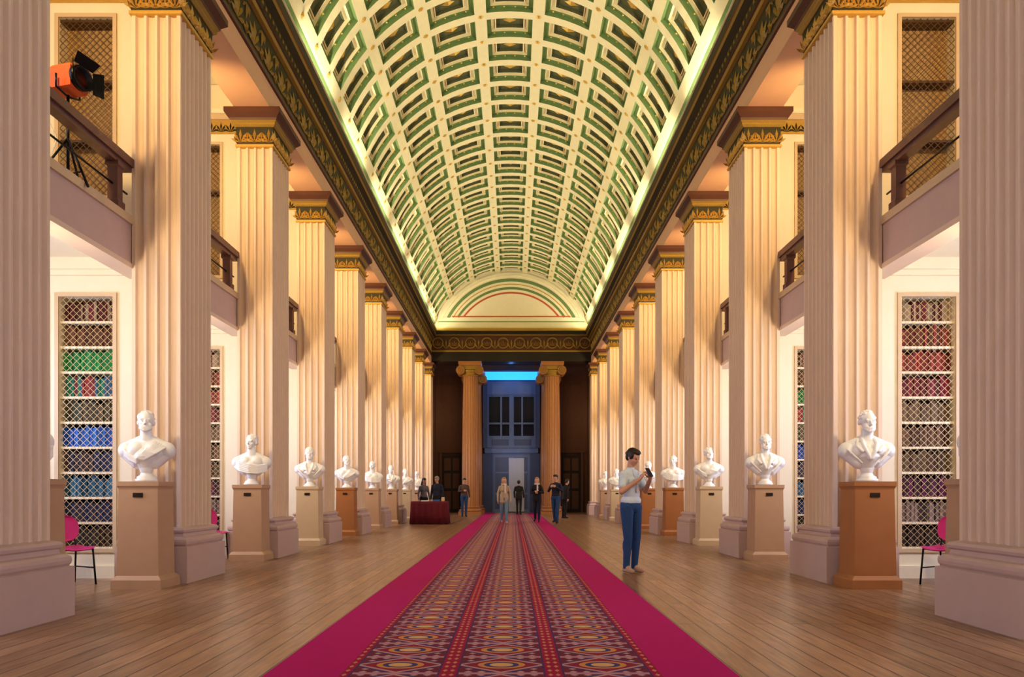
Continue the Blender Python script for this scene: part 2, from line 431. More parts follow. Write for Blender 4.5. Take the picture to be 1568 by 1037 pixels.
for sg, nm in ((-1,'door_2'),(1,'door_3')):
    mb = MB(); mb.box(-.55,.55,0,.07,0,3.2,M_black)
    for z0,z1 in ((.2,1.2),(1.35,2.2),(2.35,3.05)): mb.box(-.42,-.05,-.03,0,z0,z1,M_dark); mb.box(.05,.42,-.03,0,z0,z1,M_dark)
    mb.box(-.68,-.55,-.06,.07,0,3.35,M_dark); mb.box(.55,.68,-.06,.07,0,3.35,M_dark); mb.box(-.75,.75,-.08,.07,3.35,3.5,M_dark)
    mb.obj(nm, loc=(sg*3.35,42.92,0))

# ---- floor, carpet
mb = MB(); mb.box(-XW-.3, XW+.3, YB-.3, 43.3, -.2, 0, M_floor); mb.obj('floor')
mb = MB(); mb.box(-1.415, 1.415, -1.5, 42.0, 0.0, .012, M_carpet); mb.obj('carpet_runner')

# ---- outer walls with windows, aisle ceilings, galleries
wn = 2
for sg, nm in ((-1,'left'),(1,'right')):
    def bx(mb, xa, xb, *r):
        x0, x1 = sorted((sg*xa, sg*xb)); mb.box(x0, x1, *r)
    mb = MB()
    bays = [(FAR[i]+YC[i+1]-.475)/2+.1 for i in range(len(FAR)-1)]
    prev = YB-.3
    for yb in bays:
        a, b = yb-.75, yb+.75
        bx(mb, XW, XW+.3, prev, a, 0, 8.3, M_cream)
        bx(mb, XW, XW+.3, a, b, 0, 1.1, M_cream); bx(mb, XW, XW+.3, a, b, 3.5, 5.2, M_cream); bx(mb, XW, XW+.3, a, b, 7.4, 8.3, M_cream)
        prev = b
    bx(mb, XW, XW+.3, prev, 43.3, 0, 8.3, M_cream)
    mb.obj('wall_'+nm)
    for yb in bays:
        wm = MB()
        for z0, z1 in ((1.1,3.5),(5.2,7.4)):
            bx(wm, XW+.05, XW+.13, yb-.75, yb-.68, z0, z1, M_white); bx(wm, XW+.05, XW+.13, yb+.68, yb+.75, z0, z1, M_white)
            bx(wm, XW+.06, XW+.12, yb-.02, yb+.02, z0, z1, M_white)
            for z in (z0, (z0*2+z1)/3, (z0+2*z1)/3, z1-.06): bx(wm, XW+.055, XW+.125, yb-.68, yb+.68, z, z+.06, M_white)
        wm.obj('window_%d' % wn); wn += 1
        for z, pw, sz in ((2.3,165,2.3),(6.3,20,2.1)):
            L = bpy.data.lights.new('daylight','AREA'); L.shape='RECTANGLE'; L.size=1.45; L.size_y=sz; L.energy=pw; L.color=(.56,.64,1.0)
            o = bpy.data.objects.new('daylight_area', L); scene.collection.objects.link(o)
            o.location=(sg*(XW+.28), yb, z)
            d = Vector((-sg,0,0)); o.rotation_euler = d.to_track_quat('-Z','Z').to_euler()
    mb = MB(); bx(mb, XO, XW+.3, YB-.3, 39.2, 8.3, 8.45, M_cream); mb.obj('ceiling_aisle_'+nm)
    mb = MB()
    bx(mb, XO+.02, XW, YB, 38.7, 4.12, 4.42, M_cream)
    bx(mb, XO+.01, XO+.24, YB, 38.7, 3.92, 4.40, M_base); bx(mb, XO-.02, XO+.26, YB, 38.7, 4.40, 4.50, M_pale); bx(mb, XO-.01, XO+.25, YB, 38.7, 3.86, 3.92, M_pier)
    mb.obj('gallery_floor_'+nm)
    mb = MB()
    for i in range(len(FAR)-1):
        ya, yb_ = FAR[i]+.0, YC[i+1]-.475
        x0, x1 = sorted((sg*(XO-.03), sg*(XO+.15)))
        mb.box(x0, x1, ya, yb_, 5.10, 5.20, M_rail); mb.box(x0+.03, x1-.03, ya, yb_, 5.04, 5.10, M_rail)
        for yy in (ya+.28, yb_-.28):
            mb.rect_loft(sg*(XO+.06), yy, .06, .06, [(.02,4.50),(.02,4.58),(0,4.60),(0,4.98),(.02,5.0),(.02,5.05)], M_rail)
        mb.tube([(sg*(XO+.06),ya,4.78),(sg*(XO+.06),yb_,4.78)], .012, M_metal)
    mb.obj('gallery_railing_'+nm)

# back wall (behind the camera); windows and lilac area lights added as fill
mb = MB()
mb.box(-XW-.3, XW+.3, YB-.3, YB, 0, 1.2, M_cream); mb.box(-XW-.3, XW+.3, YB-.3, YB, 6.5, 12.6, M_cream)
xs = [-XW-.3, -3.2, -1.6, -.8, .8, 1.6, 3.2, XW+.3]
for a, b in ((0,1),(2,3),(4,5),(6,7)): mb.box(xs[a], xs[b], YB-.3, YB, 1.2, 6.5, M_cream)
mb.obj('wall_back')
for a in (-2.4, 0, 2.4):
    wm = MB()
    for x in (-.8,-.03,.74): wm.box(a+x,a+x+.06,YB-.2,YB-.12,1.2,6.5,M_white)
    for z in (1.2,2.5,3.8,5.1,6.44): wm.box(a-.8,a+.8,YB-.2,YB-.12,z,z+.06,M_white)
    wm.obj('window_%d' % wn); wn += 1
    L = bpy.data.lights.new('fill_back','AREA'); L.shape='RECTANGLE'; L.size=1.6; L.size_y=5.2; L.energy=24; L.color=(.78,.70,1.0)  # unseen fill light, added to brighten the nave
    o = bpy.data.objects.new('fill_back_area', L); scene.collection.objects.link(o); o.location=(a,YB-.27,3.85)
    o.rotation_euler = Vector((0,1,0)).to_track_quat('-Z','Z').to_euler()

# ---- bookcases
PAL_L = [[(.16,.03,.04),(.09,.03,.02),(.35,.25,.18)],[(.14,.06,.03),(.2,.09,.04)],[(.01,.28,.07),(.02,.22,.05),(.03,.33,.09)],[(.3,.04,.04),(.02,.2,.12),(.05,.12,.2)],
         [(.07,.08,.04),(.12,.09,.04)],[(.02,.12,.5),(.02,.09,.36),(.04,.2,.6)],[(.04,.05,.12),(.1,.06,.06)],[(.02,.12,.2),(.05,.18,.3)],[(.03,.05,.15),(.06,.05,.08)],[(.05,.05,.05),(.1,.07,.05)]][::-1]
PAL_R = [[(.25,.03,.04),(.14,.03,.03),(.4,.3,.2)],[(.3,.05,.05),(.2,.08,.04)],[(.35,.05,.04),(.22,.04,.03)],[(.28,.03,.06),(.18,.03,.03)],[(.16,.1,.05),(.2,.13,.07)],[(.2,.11,.06),(.13,.06,.03)],
         [(.12,.05,.03),(.18,.12,.06)],[(.16,.03,.1),(.1,.04,.05)],[(.3,.22,.2),(.08,.05,.05)],[(.05,.03,.03),(.1,.07,.05)]][::-1]
PAL_M = [[(.02,.1,.1),(.02,.14,.08),(.06,.05,.05)]]*4+[[(.15,.04,.04),(.08,.06,.04)]]*3+[[(.03,.06,.14),(.06,.06,.06)]]*3
OPN = [(5.08,5.78),(5.96,6.66)]
XWb = XW-.01
def bookcase_mesh(sg, pal, seed):
    rnd = random.Random(seed); mb = MB()
    def bx(xa, xb, y0, y1, z0, z1, m, col=None):
        x0, x1 = sorted((sg*xa, sg*xb)); mb.box(x0, x1, y0, y1, z0, z1, m, col)
    D = .38
    for z0, z1, o0, o1 in ((0,4.12,.38,3.63),(4.42,8.29,4.93,7.23)):
        ed = [XO+.02, OPN[0][0], OPN[0][1], OPN[1][0], OPN[1][1], XWb]
        for a, b in ((0,1),(2,3),(4,5)): bx(ed[a], ed[b], 0, D, z0, z1, M_cream)
        for a, b in OPN:
            bx(a, b, 0, D, z0, o0, M_cream); bx(a, b, 0, D, o1, z1, M_cream)
            for q in ((a-.05,a,o0-.05,o1+.05),(b,b+.05,o0-.05,o1+.05),(a,b,o1,o1+.05),(a,b,o0-.05,o0)):
                bx(q[0], q[1], -.025, 0, q[2], q[3], M_pale)
        bx(ed[0], ed[5], D, D+.06, z0, z1, M_cream)
    bx(XO+.02, XWb, -.05, 0, 0, .16, M_cream)
    bx(XO+.02, XWb, -.05, 0, 3.90, 3.97, M_cream); bx(XO+.02, XWb, -.08, 0, 3.97, 4.12, M_cream)
    bx(XO+.02, XWb, -.04, 0, 7.42, 7.64, M_gold); bx(XO+.02, XWb, -.10, 0, 7.64, 7.72, M_pale); bx(XO+.02, XWb, -.16, 0, 7.72, 7.80, M_cream)
    for k in range(14):
        palmette(mb, (sg*(XO+.1+k*.165), -.045, 7.44), (1,0,0), (0,0,1), (0,-1,0), .17, M_olive, .015)
    for a, b in OPN:
        sh = (3.63-.38)/10
        for s_ in range(10):
            zb = .38+s_*sh
            bx(a, b, .03, .36, zb-.012, zb+.018, M_cream)
            x = a+.005
            while x < b-.02:
                w = rnd.uniform(.02,.045); h = sh*rnd.uniform(.68,.88)
                if x+w > b: break
                base = rnd.choice(pal[s_]); j = rnd.uniform(.5,1.0)
                bx(x, x+w-.002, .08+rnd.uniform(0,.02), .28, zb+.018, zb+.018+h, M_books, tuple(min(1,c*j) for c in base))
                x += w
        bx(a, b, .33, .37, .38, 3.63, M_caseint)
        bx(a, b, .20, .22, 4.93, 7.23, M_curtain)
        for z in (4.93,5.65,6.42,7.2): bx(a, b, .02, .2, z-.015, z+.015, M_wireb)
        for z0, z1, m, wd in ((.38,3.63,M_wire,.0055),(4.93,7.23,M_wireb,.009)):
            st = .088
            for sl in (1,-1):
                c = -(b-a)
                while c < (z1-z0)+(b-a):
                    if sl == 1: xlo = max(a, a-c); xhi = min(b, a+(z1-z0)-c)
                    else: xlo = max(a, a+c-(z1-z0)); xhi = min(b, a+c)
                    if xhi-xlo > .01:
                        zl = z0+c+sl*(xlo-a); zh = z0+c+sl*(xhi-a)
                        w2 = wd*.7; yy = .012 if sl == 1 else .016
                        mb.poly([(sg*xlo,yy,zl-w2),(sg*xhi,yy,zh-w2),(sg*xhi,yy,zh+w2),(sg*xlo,yy,zl+w2)], m)
                    c += st
    return mb
bc = {}
for sg in (-1,1):
    for i, f in enumerate(FAR):
        v = {0:1,1:2,2:1,3:0}.get(i, (i+1) % 3)
        y = f-.50
        if (sg,v) not in bc:
            pal = (((PAL_L if sg<0 else PAL_R), PAL_M, (PAL_R if sg<0 else PAL_L)))[v]
            o = bookcase_mesh(sg, pal, 11+v+sg).obj('library_bookcase', loc=(0,y,0)); bc[(sg,v)] = o.data
        else: inst('library_bookcase', bc[(sg,v)], loc=(0,y,0))

# ---- voxel figures
def frame(n):
    n = Vector(n).normalized(); a = Vector((0,0,1)) if abs(n.z) < .9 else Vector((1,0,0))
    u = a.cross(n).normalized(); return u, n.cross(u)
class Fig:
    def __init__(s): s.p = []; s.T = Matrix.Identity(4)
    def cone(s, tag, a, b, r0, r1): s.p.append(('c', tag, s.T@Vector(a), s.T@Vector(b), r0, r1))
    def ell(s, tag, c, r, M=None):
        Mr = s.T.to_3x3() @ (M if M is not None else Matrix.Identity(3))
        s.p.append(('e', tag, s.T@Vector(c), Vector(r), Mr))
    def build(s, name, mats, voxel, smooth=2, parent=None, loc=None, rot=None, scale=1.0):
        v = []; f = []
        for q in s.p:
            big = (max(q[4], q[5]) if q[0] == 'c' else max(q[3])) > .045
            N = 28 if big else 12; H = 8 if big else 4
            if q[0] == 'c':
                _, _, a, b, r0, r1 = q
                d = (b-a); 
                if d.length < 1e-5: d = Vector((0,0,1e-4))
                d = d.normalized(); u, w = frame(d); rings = []
                for k in range(1, H+1): 
                    t = -pi/2+pi/2*k/H; rings.append((a+d*r0*math.sin(t), r0*math.cos(t)))
                for k in range(0, H):
                    t = pi/2*k/H; rings.append((b+d*r1*math.sin(t), r1*math.cos(t)))
                st, en = a-d*r0, b+d*r1
                base = len(v); v.append(tuple(st))
                for c, r in rings:
                    for i in range(N): v.append(tuple(c+u*r*math.cos(2*pi*i/N)+w*r*math.sin(2*pi*i/N)))
                v.append(tuple(en))
            else:
                _, _, c, r, M = q
                base = len(v); v.append(tuple(c+M@Vector((0,0,-r.z))))
                rings = list(range(1, 2*H))
                for k in rings:
                    t = -pi/2+pi*k/(2*H)
                    for i in range(N): v.append(tuple(c+M@Vector((r.x*math.cos(t)*math.cos(2*pi*i/N), r.y*math.cos(t)*math.sin(2*pi*i/N), r.z*math.sin(t)))))
                v.append(tuple(c+M@Vector((0,0,r.z))))
            nr = len(rings); end = len(v)-1
            for i in range(N):
                j = (i+1) % N
                f.append((base, base+1+j, base+1+i))
                for k in range(nr-1): f.append((base+1+k*N+i, base+1+k*N+j, base+1+(k+1)*N+j, base+1+(k+1)*N+i))
                f.append((end, base+1+(nr-1)*N+i, base+1+(nr-1)*N+j))
        me = bpy.data.meshes.new('tmp'); me.from_pydata(v, [], f); me.update()
        o = bpy.data.objects.new('tmp', me); scene.collection.objects.link(o)
        md = o.modifiers.new('r','REMESH'); md.mode = 'VOXEL'; md.voxel_size = voxel; md.use_smooth_shade = True
        if smooth:
            ms = o.modifiers.new('s','SMOOTH'); ms.iterations = smooth; ms.factor = .5
        dg = bpy.context.evaluated_depsgraph_get(); dg.update()
        res = bpy.data.meshes.new_from_object(o.evaluated_get(dg)); res.name = name
        bpy.data.objects.remove(o); 
        tags = list(mats.keys())
        n = len(res.polygons); C = np.empty(n*3); res.polygons.foreach_get('center', C); C = C.reshape(-1,3)
        best = np.full(n, 1e9); idx = np.zeros(n, dtype=int)
        for q in s.p:
            if q[0] == 'c':
                a = np.array(q[2]); b = np.array(q[3]); ab = b-a; t = np.clip((C-a)@ab/max(ab@ab,1e-9),0,1)
                d = np.linalg.norm(C-(a+t[:,None]*ab),axis=1)-(q[4]+(q[5]-q[4])*t)
            else:
                Q = (C-np.array(q[2]))@np.array(q[4]); r = np.array(q[3]); k = np.linalg.norm(Q/r,axis=1); k2 = np.linalg.norm(Q/(r*r),axis=1)+1e-9
                d = k*(k-1)/k2
            w = d < best; best[w] = d[w]; idx[w] = tags.index(q[1])
        res.materials.clear()
        for t in tags: res.materials.append(mats[t])
        res.polygons.foreach_set('material_index', idx.astype(np.int32)); res.polygons.foreach_set('use_smooth', [True]*n)
        res.update()
        if scale != 1.0:
            res.transform(Matrix.Scale(scale,4))
        return inst(name, res, parent, loc, rot)

# ---- busts
def bust(variant):
    F = Fig(); m = 's'
    F.cone(m,(0,0,.29),(0,0,.15),.15,.075)
    F.ell(m,(0,.01,.35),(.235,.125,.15))
    for s_ in (-1,1):
        F.ell(m,(s_*.215,.03,.365),(.105,.09,.105)); F.ell(m,(s_*.08,-.06,.37),(.10,.07,.095))
        F.cone(m,(s_*.05,.02,.505),(s_*.20,.03,.425),.045,.055)
        F.cone(m,(s_*.24,.025,.33),(s_*.10,.0,.22),.06,.07)
    F.cone(m,(0,.01,.42),(0,-.005,.60),.078,.064)
    def strip(pts, r):
        pts = [Vector(p) for p in pts]
        for a, b in zip(pts[:-1], pts[1:]): F.cone(m, a, b, r, r)
    if variant == 0:      # cloak gathered over one shoulder
        for k in range(6):
            o = k*.024
            strip([(.10+o,.03,.50-o*.5),(.09+o*1.1,-.075,.45-o*.5),(.03+o*.9,-.135,.36-o*.3),(-.06+o*.7,-.13,.27-o*.1),(-.10+o*.7,-.09,.22)], .013)
        for k in range(4):
            o = k*.03; strip([(-.26+o*.3,-.03,.40-o),(-.17+o*.3,-.105,.32-o*.8),(-.07,-.125,.26-o*.5)], .012)
    elif variant == 1:    # toga swept across the chest
        for k in range(6):
            o = k*.03
            strip([(-.27,-.01,.42-o*.8),(-.17,-.095,.38-o),(-.02,-.138,.33-o*.9),(.12,-.12,.31-o*.8),(.25,-.04,.33-o*.7)], .013)
    else:                 # coat with lapels
        for s_ in (-1,1):
            strip([(s_*.07,-.03,.50),(s_*.075,-.105,.44),(s_*.05,-.14,.36),(s_*.01,-.145,.27)], .024)
            strip([(s_*.11,-.01,.49),(s_*.14,-.10,.41),(s_*.09,-.135,.35)], .018)
            for k in range(3): strip([(s_*(.25-.02*k),-.03,.40-.03*k),(s_*(.20-.02*k),-.10,.33-.03*k),(s_*(.13-.02*k),-.12,.26-.02*k)], .011)
    F.T = Matrix.Translation((0,-.01,.60)) @ Euler((math.radians(-2 if variant!=2 else 6),0,math.radians([12,-18,5][variant]))).to_matrix().to_4x4() @ Matrix.Translation((0,0,-.60))
    F.ell(m,(0,.012,.728),(.083,.104,.098)); F.ell(m,(0,-.025,.66),(.062,.07,.075)); F.ell(m,(0,-.06,.61),(.036,.034,.026))
    F.cone(m,(0,-.092,.712),(0,-.118,.674),.009,.014); F.ell(m,(0,-.103,.668),(.021,.014,.010))
    F.cone(m,(-.045,-.080,.724),(.045,-.080,.724),.012,.012)
    for s_ in (-1,1):
        F.ell(m,(s_*.030,-.081,.702),(.014,.010,.009)); F.ell(m,(s_*.045,-.062,.668),(.022,.022,.018)); F.ell(m,(s_*.083,.012,.69),(.012,.02,.032))
    F.ell(m,(0,-.093,.641),(.024,.012,.006)); F.ell(m,(0,-.089,.630),(.020,.012,.006))
    rnd = random.Random(variant)
    F.ell(m,(0,.03,.742),(.086,.098,.090))
    for k in range(70):
        a = rnd.uniform(0, 2*pi); e = math.asin(rnd.uniform(-.15, 1.0)) 
        x = .086*math.cos(e)*math.sin(a); y = .03+.098*math.cos(e)*math.cos(a); z = .742+.090*math.sin(e)
        if y < -.02 and z < .79: continue
        F.ell(m,(x,y,z),(.016,.016,.013))
    for k in range(12):
        a = -1.7+3.4*k/11; F.ell(m,(.083*math.sin(a),.02+.09*math.cos(a),.69),(.018,.02,.03))
    if variant != 1:
        for k in range(16):
            a = -1.25+2.5*(k%8)/7; F.ell(m,(.058*math.sin(a),-.035-.055*math.cos(a),.622-.028*(k//8)+.03*abs(math.sin(a))),(.020,.018,.024))
    F.T = Matrix.Identity(4)
    o = F.build('marble_bust', {'s':M_marble}, .006, 2)
    import bmesh
    mb = MB(); mb.revolve(0,0,[(.12,0),(.12,.03),(.10,.04),(.105,.055),(.07,.075),(.055,.11),(.07,.145),(.085,.16)],M_marble,28)
    so = mb.obj('soc'); bm = bmesh.new(); bm.from_mesh(o.data); bm.from_mesh(so.data); bm.to_mesh(o.data); bm.free(); bpy.data.objects.remove(so)
    me = o.data; bpy.data.objects.remove(o); return me
busts = [bust(i) for i in range(3)]
def pedestal(m):
    mb = MB()
    mb.rect_loft(0,0,.23,.20,[(.055,0),(.055,.10),(.05,.11),(.01,.15)],m)
    mb.rect_loft(0,0,.23,.20,[(.01,.15),(-.005,1.14)],m)
    mb.rect_loft(0,0,.23,.20,[(-.005,1.14),(.0,1.16),(.012,1.18),(.012,1.23)],m)
    mb.box(-.055,.055,-.208,-.19,1.05,1.10,M_plaque)
    o = mb.obj('bust_pedestal'); me = o.data; bpy.data.objects.remove(o); return me
peds = [pedestal(M_tan), pedestal(M_wood), pedestal(M_pale)]
seqL = [0,0,0,0,0,2,1,0,0,2,0,0]; seqR = [0,0,0,1,0,2,1,1,0,2,0,0]
for i, f in enumerate(FAR):
    if i < 2 or i == len(FAR)-1: continue
    near = f-.95
    for sg in (-1,1):
        k = (seqL if sg<0 else seqR)[i]
        y = near-.14-.32
        if i > 2:
            inst('bust_pedestal', peds[k], loc=(sg*4.22,y,0)); 
            inst('marble_bust', busts[(i+(0 if sg<0 else 1))%3 if i!=3 else (0 if sg<0 else 2)], loc=(sg*4.22,y,1.23), rot=(0,0,math.radians(-sg*8)))
        y2 = f+.15+.30
        if i < 9:
            inst('bust_pedestal', peds[(k+1)%3 if i>2 else 0], loc=(sg*4.50,y2,0), rot=(0,0,pi))
            inst('marble_bust', busts[(i+2)%3], loc=(sg*4.50,y2,1.23), rot=(0,0,math.radians(sg*-80)))

# ---- chairs
mb = MB()
def shell(mb, pts_fn, nu, nv, th, m):
    P = [[Vector(pts_fn(-1+2*i/nu, j/nv)) for i in range(nu+1)] for j in range(nv+1)]
    for off in (0, th):
        b = len(mb.v)
        for j in range(nv+1):
            for i in range(nu+1): mb.v.append(tuple(P[j][i]+Vector((0,off*(.9),-off*.5))))
        for j in range(nv):
            for i in range(nu): mb.face((b+j*(nu+1)+i,b+j*(nu+1)+i+1,b+(j+1)*(nu+1)+i+1,b+(j+1)*(nu+1)+i),m,True)
def seatf(u, v):
    w = .23*(1-.25*max(0,(.15-v)/.15)**2); return (u*w, -.22+.44*v, .45+.02*u*u-.02*math.sin(v*pi)-.03*max(0,.12-v)/.12)
def backf(u, v):
    w = .24*math.sqrt(max(.02,1-abs(2*v-1)**3.2)); return (u*w, .22+.05*v-.04*u*u, .50+.34*v)
shell(mb, seatf, 10, 10, .02, M_pink); shell(mb, backf, 10, 12, .02, M_pink)
for s_ in (-1,1):
    mb.tube([(s_*.21,-.20,0),(s_*.19,-.17,.43)],.011,M_metal); mb.tube([(s_*.21,.24,0),(s_*.19,.18,.43),(s_*.19,.235,.6)],.011,M_metal)
    mb.tube([(s_*.19,-.17,.43),(s_*.19,.18,.43)],.011,M_metal)
    mb.tube([(s_*.20,-.19,.2),(s_*.20,.21,.2)],.008,M_metal)
mb.tube([(-.19,-.17,.43),(.19,-.17,.43)],.011,M_metal); mb.tube([(-.19,.18,.43),(.19,.18,.43)],.011,M_metal)
ch = mb.obj('pink_chair', loc=(-5.22,9.1,0), rot=(0,0,math.radians(60)))
for loc, r in (((5.25,9.1,0),-60),((-4.98,12.75,0),50),((5.3,12.8,0),-50),((-5.42,16.4,0),60)): inst('pink_chair', ch.data, loc=loc, rot=(0,0,math.radians(r)))

# ---- table with cloth
mb = MB(); rs = []
def rect_per(hx, hy, n):
    P = []
    for k in range(n):
        t = 4*k/n; s_ = int(t); q = t-s_
        P.append([(-hx+2*hx*q,-hy),(hx,-hy+2*hy*q),(hx-2*hx*q,hy),(-hx,hy-2*hy*q)][s_])
    return P
NP = 120
for z, o, am in ((.80,0,0),(.79,.012,0),(.70,.02,.008),(.4,.03,.02),(.015,.045,.035)):
    P = rect_per(.62+o, .36+o, NP)
    rs.append([(x*(1+am*math.sin(k*1.3)), y*(1+1.6*am*math.sin(k*1.3)), z) for k, (x, y) in enumerate(P)])
mb.rings(rs, M_cloth, True)
mb.box(-.3,-.05,-.2,.1,.80,.84,M_white); mb.box(.1,.35,-.1,.15,.80,.86,mat('leaflet_blue',(.05,.15,.4))); mb.rect_loft(.45,.1,.05,.05,[(0,.8),(.01,.85),(0,.95)],M_pale)
mb.obj('draped_table', loc=(-2.85,27.0,0))

# ---- people
SKIN = mat('skin', (0.56,0.32,0.22), .5, var=.05); HAIRD = mat('hair_dark', (.025,.015,.012), .5, var=.3, scale=60)
HAIRB = mat('hair_blonde', (.38,.24,.10), .5, var=.2, scale=60); HAIRG = mat('hair_grey',(.30,.28,.26),.6)
EYE = mat('eye_dark',(.02,.015,.012),.2); LIP = mat('lips',(.42,.13,.12),.45)
def cl(n, c): return mat('cloth_'+n, c, .8, var=.15, scale=12, bump=.5)
JEAN = cl('jeans',(.02,.065,.19)); NAVY = cl('navy',(.015,.02,.05)); BLK = cl('black',(.015,.014,.016)); BEIGE = cl('beige',(.42,.33,.26))
TEE = cl('pale_tee',(.58,.68,.78)); SHOE = mat('shoe_tan',(.42,.28,.22),.6); SHOED = mat('shoe_dark',(.03,.02,.02),.5); GREYC = cl('grey',(.16,.15,.17)); SCARF = cl('scarf',(.6,.5,.48))
def hand(F, tag, w, d, n, side, curl=35):
    w = Vector(w); d = Vector(d).normalized(); n = Vector(n); n = (n-d*n.dot(d)).normalized(); s_ = d.cross(n)
    M = Matrix((s_, d, n)).transposed()
    F.cone(tag, w, w+d*.03, .024, .022)
    F.ell(tag, w+d*.05, (.038,.047,.016), M)
    for k, L in enumerate((.066,.078,.072,.056)):
        off = (k-1.5)*.0205*side
        p = w+d*.082+s_*off; ang = math.radians(curl*(.35+.1*k)); r = .0092
        for seg, fr in enumerate((.45,.32,.25)):
            dd = d*math.cos(ang)+n*math.sin(ang)+s_*(off*1.6); q = p+dd.normalized()*L*fr*1.05
            F.cone(tag, p, q, r, r-.0008); p = q; r -= .0008; ang += math.radians(curl*.8)
    p = w+d*.025-s_*side*.028; q = p+(d*.62-s_*side*.62+n*.35).normalized()*.038; t = q+(d*.85-s_*side*.15+n*.5).normalized()*.032
    F.cone(tag, p, q, .013, .0105); F.cone(tag, q, t, .0105, .009)
def person(name, loc, rz, H, mats, sl=True, coat=False, hair='short', head=(0,0), armR=None, armL=None, stride=0.0, female=False, voxel=.007, scarf=False, lean=0, lanyard=False):
    F = Fig()
    for s_ in (-1,1):
        st = stride*s_
        hip = Vector((s_*.085,0,.90)); kn = Vector((s_*.085,-.02-st*.55,.49)); an = Vector((s_*.08,.015-st, .09+ (0.03 if st<0 else 0)))
        F.cone('pants', hip, kn, .092, .062); F.cone('pants', kn, an, .060, .046)
        F.ell('pants', kn+(an-kn)*.3+Vector((0,.018,0)), (.054,.054,.14))
        F.cone('shoe', an+Vector((0,.03,-.045)), an+Vector((s_*.015,-.13,-.058)), .037, .030)
        F.cone('shoe', an+Vector((0,.0,0)), an+Vector((s_*.01,-.08,-.045)), .036, .033)
    F.ell('pants', (0,.01,.93), (.165,.12,.13))
    F.T = Matrix.Translation((0,0,.95)) @ Euler((math.radians(lean),0,0)).to_matrix().to_4x4() @ Matrix.Translation((0,0,-.95))
    wd_ = .135 if female else .15
    F.ell('top', (0,.003,1.10), (wd_,.102,.20)); F.ell('top', (0,.005,1.26), (wd_+.012,.112,.18))
    F.ell('top', (0,.003,1.00), (.160,.120,.09)); 
    sw = .135 if female else .158
    for s_ in (-1,1):
        F.cone('top', (0,.012,1.395), (s_*sw,.01,1.365), .062, .052)
    F.cone('top', (0,.015,1.39), (0,.012,1.43), .080, .058)
    if female:
        for s_ in (-1,1): F.ell('top', (s_*.065,-.075,1.26), (.062,.052,.065))
    if coat:
        F.cone('top', (-.05,.005,1.05), (-.06,.01,.84), .115, .115); F.cone('top', (.05,.005,1.05), (.06,.01,.84), .115, .115)
    if scarf:
        for k in range(10):
            a = 2*pi*k/10; b_ = 2*pi*(k+1)/10
            F.cone('scarf', (.075*math.cos(a),.0+.075*math.sin(a),1.46), (.075*math.cos(b_),.075*math.sin(b_),1.46), .03, .03)
        F.cone('scarf', (.03,-.09,1.44), (.04,-.125,1.15), .03, .035)
    if lanyard:
        F.cone('scarf',(-.06,-.08,1.42),(-.005,-.125,1.18),.006,.006); F.cone('scarf',(.06,-.08,1.42),(.005,-.125,1.18),.006,.006); F.ell('scarf',(0,-.118,1.14),(.03,.008,.04))
    F.cone('skin', (0,.015,1.42), (0,.0,1.54), .052, .049)
    da = {'e':(.225,.03,1.11),'w':(.235,-.05,.87),'d':(0,-.25,-1),'n':(-1,0,0)}
    for s_, arm in ((-1,armR),(1,armL)):
        a = arm or {k:((-v[0] if s_<0 else v[0]),v[1],v[2]) for k, v in da.items()}
        sh = Vector((s_*(sw+.012),.01,1.355)); e = Vector(a['e']); w = Vector(a['w'])
        mid = sh+(e-sh)*.62
        if sl: F.cone('top', sh, e, .056, .046); F.cone('top', e, w, .045, .034)
        else:
            F.cone('top', sh, mid, .056, .056); F.cone('skin', mid, e, .042, .038); F.cone('skin', e, w, .039, .026)
        hand(F, 'skin', w, a['d'], a['n'], s_, a.get('curl',40))
    F.T = F.T @ Matrix.Translation((0,0,1.52)) @ Euler((math.radians(head[0]),0,math.radians(head[1]))).to_matrix().to_4x4() @ Matrix.Translation((0,0,-1.52))
    F.ell('skin', (0,.008,1.625), (.074,.090,.086)); F.ell('skin', (0,-.022,1.565), (.056,.064,.066)); F.ell('skin', (0,-.058,1.520), (.028,.026,.020))
    F.cone('skin', (0,-.082,1.612), (0,-.100,1.578), .008, .011); F.ell('skin', (0,-.088,1.574), (.016,.012,.008))
    F.cone('skin', (-.036,-.070,1.628), (.036,-.070,1.628), .010, .010)
    for s_ in (-1,1):
        F.ell('eye', (s_*.029,-.0795,1.607), (.011,.007,.005)); F.ell('hair', (s_*.030,-.080,1.630), (.016,.006,.003))
        F.ell('skin', (s_*.036,-.053,1.575), (.022,.024,.024)); F.ell('skin', (s_*.075,.01,1.595), (.009,.016,.026))
    F.ell('lip', (0,-.083,1.548), (.019,.008,.005))
    F.ell('hair', (0,.028,1.645), (.083,.092,.088)); F.ell('hair', (0,-.012,1.690), (.070,.077,.040))
    if hair == 'short': F.ell('hair', (0,.055,1.60), (.070,.052,.06))
    elif hair == 'bun':
        F.ell('hair', (0,.055,1.60), (.072,.058,.075)); F.ell('hair', (0,.115,1.62), (.032,.03,.032))
        for s_ in (-1,1): F.ell('hair', (s_*.068,.0,1.63), (.018,.05,.05))
    else:
        for s_ in (-1,1): F.cone('hair', (s_*.068,.02,1.63), (s_*.078,.02,1.44), .028, .032)
        F.ell('hair', (0,.06,1.54), (.080,.045,.14))
    F.T = Matrix.Identity(4)
    mm = {'skin':SKIN,'eye':EYE,'lip':LIP,'hair':HAIRD,'top':BLK,'pants':JEAN,'shoe':SHOED,'scarf':SCARF}; mm.update(mats)
    return F.build(name, mm, voxel, 3, loc=loc, rot=(0,0,math.radians(rz)), scale=H/1.73)

